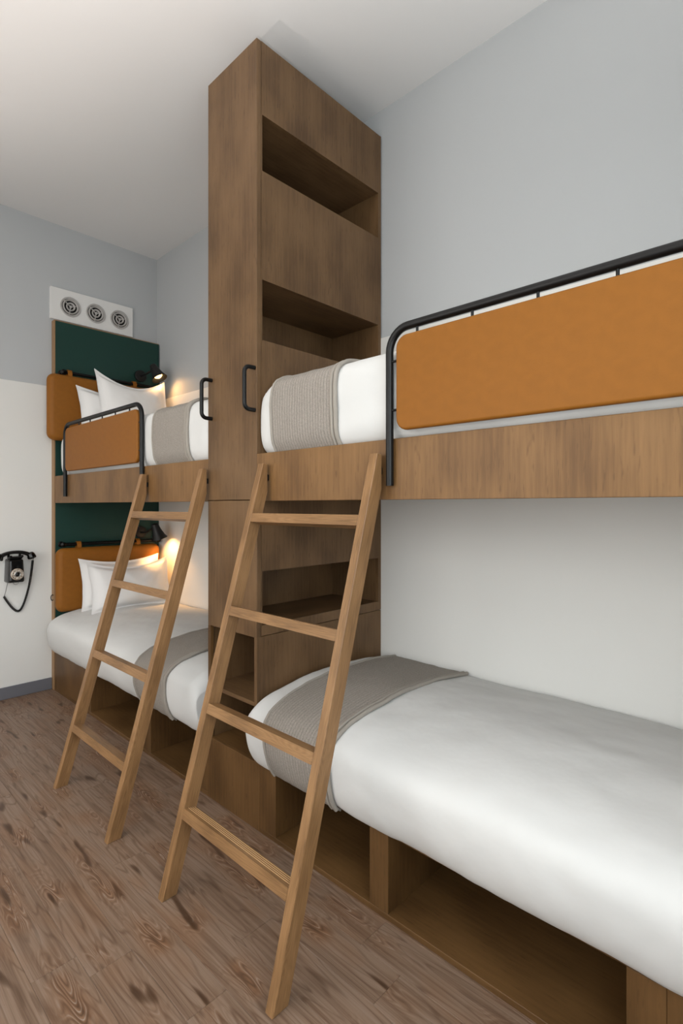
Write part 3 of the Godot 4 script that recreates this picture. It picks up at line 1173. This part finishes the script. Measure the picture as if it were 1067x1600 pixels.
func room() -> void:
	var T := 0.14
	var floor_o := struct("floor", box_st(Vector3(LEFT - T, -0.12, BACK - T), Vector3(WALL + T, -0.010, NEAR + T), 0.0), M.gap)
	# boards: 16 shapes shared between them
	var kinds := []
	for k in 16:
		var st := new_st()
		var b := k % 4
		var w := 0.1275
		var len := 1.3
		var flip := 1.0 if k < 8 else -1.0
		var st2 := new_st()
		box(st2, Vector3(-w / 2, -0.012, -len / 2 + 0.0003), Vector3(w / 2, 0.0, len / 2 - 0.0003), 0.0009, 2)
		var mesh_: ArrayMesh = st2.commit()
		var arr := mesh_.surface_get_arrays(0)
		var vs: PackedVector3Array = arr[Mesh.ARRAY_VERTEX]
		var uvs: PackedVector2Array = arr[Mesh.ARRAY_TEX_UV]
		for i in vs.size():
			uvs[i] = Vector2((b * 0.128 + 0.064 + clampf(vs[i].x, -0.062, 0.062)), 0.65 + flip * vs[i].z * 0.985)
		arr[Mesh.ARRAY_TEX_UV] = uvs
		var am := ArrayMesh.new()
		am.add_surface_from_arrays(Mesh.PRIMITIVE_TRIANGLES, arr)
		am.surface_set_material(0, M.floors[(k / 4) % 2])
		kinds.append(am)
	var first := 0.745 - 0.128 * 17
	var row := 0
	for r in 23:
		var x := first + 0.128 * r + 0.064
		if x > 1.52: break
		var start := -1.288 if r == 17 else (-1.617 if r == 16 else -1.288 + 1.3 * rng.randf())
		if r == 18: start = -2.05
		var z := start - 1.3 * 4
		while z < NEAR:
			if z + 1.3 > BACK - 0.1:
				var o := MeshInstance3D.new()
				o.name = "plank"
				o.mesh = kinds[rng.randi() % 16]
				floor_o.add_child(o, true)
				var za := maxf(z, BACK - 0.1)
				var zb := minf(z + 1.3, NEAR + 0.1)
				o.position = Vector3(x, 0, (za + zb) / 2)
				o.scale = Vector3(1, 1, (zb - za) / 1.3)
			z += 1.3
	struct("ceiling", box_st(Vector3(LEFT - T, CEIL, BACK - T), Vector3(WALL + T, CEIL + 0.12, NEAR + T), 0.0), M.ceiling)
	var skin := 0.010
	struct("wall_right", box_st(Vector3(WALL + skin, 0, BACK - T), Vector3(WALL + T, CEIL, NEAR + T), 0.0), M.paint)
	struct("wall_back", box_st(Vector3(LEFT, 0, BACK - T), Vector3(WALL + skin, CEIL, BACK - skin), 0.0), M.paint)
	var sw := new_st()
	box(sw, Vector3(LEFT - T, 0, BACK - T), Vector3(LEFT, CEIL, -3.4), 0.0)
	box(sw, Vector3(LEFT - T, 0, -0.8), Vector3(LEFT, CEIL, NEAR + T), 0.0)
	box(sw, Vector3(LEFT - T, 0, -3.4), Vector3(LEFT, 0.65, -0.8), 0.0)
	box(sw, Vector3(LEFT - T, 2.65, -3.4), Vector3(LEFT, CEIL, -0.8), 0.0)
	struct("wall_left", sw, M.wainscot)
	sw = new_st()
	for q in [[-3.4, -3.35], [-2.13, -2.07], [-0.85, -0.8]]:
		box(sw, Vector3(LEFT - 0.10, 0.65, q[0]), Vector3(LEFT - 0.05, 2.65, q[1]), 0.003)
	for q in [[0.65, 0.7], [2.6, 2.65]]:
		box(sw, Vector3(LEFT - 0.10, q[0], -3.35), Vector3(LEFT - 0.05, q[1], -0.85), 0.003)
	var win2 := struct("window_2", sw, M.white)
	for q in [[-3.35, -2.13], [-2.07, -0.85]]:
		obj("pane", box_st(Vector3(LEFT - 0.078, 0.7, q[0]), Vector3(LEFT - 0.072, 2.6, q[1]), 0.0), M.glass, win2)
	struct("trim_1", box_st(Vector3(WALL, 0, BACK), Vector3(WALL + skin, 2.318, NEAR), 0.002), M.wainscot)
	struct("trim_2", box_st(Vector3(LEFT, 0, BACK - skin), Vector3(WALL + skin, 2.313, BACK), 0.002), M.wainscot)
	struct("baseboard_back", box_st(Vector3(LEFT, 0, BACK), Vector3(1.388, 0.088, BACK + 0.012), 0.003), M.skirting)
	struct("baseboard_left", box_st(Vector3(LEFT, 0, BACK + 0.012), Vector3(LEFT + 0.012, 0.088, NEAR), 0.003), M.skirting)
	# window wall behind the camera
	var st := new_st()
	var x0 := -1.2
	var x1 := 1.0
	var y0 := 0.6
	var y1 := 2.9
	box(st, Vector3(LEFT, 0, NEAR), Vector3(x0, CEIL, NEAR + T), 0.0)
	box(st, Vector3(x1, 0, NEAR), Vector3(WALL + skin, CEIL, NEAR + T), 0.0)
	box(st, Vector3(x0, 0, NEAR), Vector3(x1, y0, NEAR + T), 0.0)
	box(st, Vector3(x0, y1, NEAR), Vector3(x1, CEIL, NEAR + T), 0.0)
	struct("wall_front", st, M.paint)
	st = new_st()
	for q in [[x0, x0 + 0.05], [(x0 + x1) / 2 - 0.03, (x0 + x1) / 2 + 0.03], [x1 - 0.05, x1]]:
		box(st, Vector3(q[0], y0, NEAR + 0.05), Vector3(q[1], y1, NEAR + 0.10), 0.003)
	for q in [[y0, y0 + 0.05], [y1 - 0.05, y1]]:
		box(st, Vector3(x0 + 0.05, q[0], NEAR + 0.05), Vector3(x1 - 0.05, q[1], NEAR + 0.10), 0.003)
	var win := struct("window_1", st, M.white)
	for q in [[x0 + 0.05, (x0 + x1) / 2 - 0.03], [(x0 + x1) / 2 + 0.03, x1 - 0.05]]:
		obj("pane", box_st(Vector3(q[0], y0 + 0.05, NEAR + 0.072), Vector3(q[1], y1 - 0.05, NEAR + 0.078), 0.0), M.glass, win)
	added_uplight_can()
	# unseen torchiere behind the camera, added to lift the ceiling brightness
	var lamp := thing("added_floor_lamp", "added black floor lamp with an upward bowl, out of view behind the camera", "lamp", Vector3(-0.2, -0.9, 0.12))
	st = new_st()
	lathe(st, [Vector2(0, 0.9), Vector2(0.15, 0.9), Vector2(0.15, 0.915), Vector2(0.03, 0.928), Vector2(0, 0.928)], 28)
	obj("base", st, M.black, lamp)
	st = new_st()
	tube(st, [Vector3(0, 0.92, 0), Vector3(0, 1.84, 0)], 0.013, 12)
	obj("pole", st, M.black, lamp)
	st = new_st()
	lathe(st, [Vector2(0, 1.83), Vector2(0.05, 1.835), Vector2(0.12, 1.87), Vector2(0.17, 1.93), Vector2(0.165, 1.932), Vector2(0.115, 1.878), Vector2(0.045, 1.845), Vector2(0, 1.842)], 32)
	obj("bowl", st, M.black, lamp)
	st = new_st()
	lathe(st, [Vector2(0, 1.85), Vector2(0.03, 1.86), Vector2(0.045, 1.90), Vector2(0.03, 1.935), Vector2(0, 1.945)], 20)
	obj("bulb", st, M.added_lamp_glow, lamp)

func _ready() -> void:
	rng.seed = 20
	lights_and_camera()
	make_materials()
	room()
	make_tower()
	# bunk bases
	bunk_base("bunk_base", "shade-darkened wooden bunk base with open storage bays under the near bed", -1.8072, 0.34, [[-1.8072, -1.700], [-1.188, -1.106], [-0.375, -0.290]], [[-0.2895, 0.34]])
	bunk_base("bunk_base", "shade-darkened wooden bunk base with storage bays under the far bed by the end wall", -4.327, -2.208, [[-4.327, -4.286], [-3.655, -3.632], [-2.868, -2.79], [-2.32, -2.208]], [[-4.2855, -3.655]])
	# upper bunks
	var ns := []
	var fs := []
	for k in 6:
		ns.append(-0.976 + 0.1955 * k)
		fs.append(-3.02 - 0.1945 * k + 0.0)
	upper_bunk("upper_bunk", "wooden upper bunk in the foreground with long tan leather guard panel", TZ1, 0.34, -1.087, 0.115, ns)
	upper_bunk("upper_bunk", "wooden upper bunk at the far end by the green headboard", -4.327, TZ0, -4.06, -2.865, fs)
	# mattresses
	var low := [Vector2(2.230, 0.590), Vector2(2.10, 0.612), Vector2(1.974, 0.622), Vector2(1.747, 0.628), Vector2(1.547, 0.612), Vector2(1.437, 0.592), Vector2(1.374, 0.568), Vector2(1.334, 0.538), Vector2(1.319, 0.495), Vector2(1.321, 0.43), Vector2(1.334, 0.37), Vector2(1.356, 0.322), Vector2(1.378, 0.300), Vector2(1.400, 0.3)]
	var high := [Vector2(2.230, 1.90), Vector2(2.05, 1.935), Vector2(1.80, 1.952), Vector2(1.60, 1.952), Vector2(1.485, 1.944), Vector2(1.430, 1.926), Vector2(1.402, 1.895), Vector2(1.394, 1.84), Vector2(1.394, 1.75), Vector2(1.398, 1.68), Vector2(1.412, 1.640), Vector2(1.44, 1.615), Vector2(1.47, 1.61)]
	tag(obj("mattress", bedding(low, TZ1 + 0.004, 0.29, 0.06, 3, 0.006), M.cotton), "wide white-covered mattress on the near lower bunk beside the long bare wall", "mattress", "white mattresses")
	tag(obj("mattress", bedding(low, -4.29, TZ0 - 0.006, 0.07, 4, 0.006), M.cotton), "white-covered mattress on the far lower bunk, behind the far ladder", "mattress", "white mattresses")
	tag(obj("mattress", bedding(high, TZ1 + 0.004, 0.29, 0.10, 5, 0.005), M.cotton), "white-covered mattress on the near upper bunk behind the long guard panel", "mattress", "white mattresses")
	tag(obj("mattress", bedding(high, -4.23, TZ0 - 0.006, 0.07, 6, 0.005), M.cotton), "white-covered mattress on the far upper bunk behind the short guard panel", "mattress", "white mattresses")
	# throws
	throw_over("throw_blanket", "grey woven throw across the foot of the near lower bed", low, [-1.725, -1.668], [-1.285, -1.31], 0.985, 0.008, 7, true)
	throw_over("throw_blanket", "grey woven throw across the foot of the far lower bed behind the ladders", low, [-2.87, -2.815], [-2.50, -2.475], 0.985, 0.008, 8, true)
	throw_over("throw_blanket", "grey woven throw wrapped over the near upper mattress beside the tower", high, [-1.72, -1.722], [-1.335, -1.345], 1.0, 0.008, 9, true)
	throw_over("throw_blanket", "grey woven throw wrapped over the far upper mattress beside the tower", high, [-2.75, -2.755], [-2.36, -2.385], 1.0, 0.008, 10, true)
	# ladders
	make_ladder("ladder", "wooden four-rung ladder leaning on the near upper bunk, larger in front", -1.766, true)
	make_ladder("ladder", "wooden four-rung ladder leaning on the far upper bunk by the end wall", -2.840, false)
	# green headboard on the end wall
	var hb := thing("headboard", "tall dark green headboard panel with wooden edges on the end wall", "headboard")
	obj("green_panel", box_st(Vector3(1.398, 0.0, BACK), Vector3(WALL - 0.002, 2.808, -4.327), 0.001), M.green, hb)
	var st := new_st()
	box(st, Vector3(1.389, 0.0, BACK), Vector3(1.398, 2.813, -4.3265), 0.0008, 1)
	box(st, Vector3(1.398, 2.808, BACK), Vector3(WALL - 0.002, 2.813, -4.3265), 0.0008, 0)
	obj("edge_band", st, M.edge, hb)
	var hn := thing("headboard", "green headboard panel at the window end of the near bunks", "headboard")
	obj("green_panel", box_st(Vector3(1.398, 0.0, 0.345), Vector3(WALL - 0.002, 2.808, NEAR - 0.002), 0.001), M.green, hn)
	obj("edge_band", box_st(Vector3(1.389, 0.0, 0.3445), Vector3(1.398, 2.813, NEAR - 0.002), 0.0008), M.edge, hn)
	headboard_cushion("tan leather headboard cushion at the window end of the near lower bunk", 1.378, 2.198, 0.595, 1.078, [1.545, 2.015], 0.28, PI)
	headboard_rod(hb, 2.414)
	headboard_rod(hb, 1.104)
	headboard_cushion("tan leather headboard cushion strapped to the rod above the far upper bunk", 1.318, 2.135, 1.888, 2.388, [1.478, 1.985])
	headboard_cushion("tan leather headboard cushion strapped to the rod above the far lower bunk", 1.378, 2.198, 0.595, 1.078, [1.545, 2.015])
	wall_lamp("reading_lamp", "lit black cone reading lamp above the far upper bunk's pillows", 2.452, 0.10, 0.28, -0.45)
	wall_lamp("reading_lamp", "black cone reading lamp under the upper bunk, lighting the far lower bed", 1.125, 0.27, 0.32, -0.08)
	# vents
	obj("vent_plate", box_st(Vector3(1.377, 2.832, BACK - 0.012), Vector3(2.02, 3.079, BACK + 0.012), 0.002), M.white)
	tag(get_node("vent_plate"), "white rectangular vent plate above the green headboard panel", "vent plate")
	round_vent(1.520, 2.952, 0.076, "round grey ring vent on the white plate, leftmost of three")
	round_vent(1.713, 2.952, 0.076, "round grey ring vent in the middle of the white plate")
	round_vent(1.905, 2.952, 0.076, "round grey ring vent on the white plate, the one nearest the long wall")
	telephone()
	st = new_st()
	var ring := []
	for k in 17:
		var a := TAU * k / 16.0
		ring.append(Vector3(0.010 * cos(a), 0.022 * sin(a), 0))
	tube(st, ring, 0.003, 8, false)
	tag(obj("wall_hook", st, M.black, null, Vector3(1.383, 0.70, -4.345)), "small black ring hook on the green headboard panel's wooden edge", "hook")
	# pillows
	pillow("white pillow at the back, against the far upper headboard cushion", Vector3(1.81, 1.935, -4.135), 0.62, 0.385, 0.15, -0.16, 0.10, 0.02, 0.06, 0.03, 21)
	pillow("large white pillow in front on the far upper bunk, its corner raised", Vector3(1.89, 1.93, -3.99), 0.585, 0.52, 0.17, -0.22, 0.05, 0.0, 0.06, 0.085, 22)
	pillow("white pillow at the back, against the far lower headboard cushion", Vector3(1.83, 0.605, -4.115), 0.64, 0.40, 0.15, -0.16, 0.0, 0.0, 0.06, 0.03, 23)
	pillow("white flanged pillow in front on the far lower bunk", Vector3(1.845, 0.605, -3.955), 0.66, 0.39, 0.17, -0.24, 0.05, 0.0, 0.06, 0.05, 24)
	pillow("white pillow against the leather cushion at the window end of the near lower bunk", Vector3(1.83, 0.615, 0.135), 0.64, 0.40, 0.15, -0.16, PI, 0.0, 0.06, 0.03, 25)
	pillow("white pillow in front at the window end of the near lower bunk", Vector3(1.845, 0.615, -0.03), 0.66, 0.39, 0.17, -0.24, PI - 0.05, 0.0, 0.06, 0.05, 26)
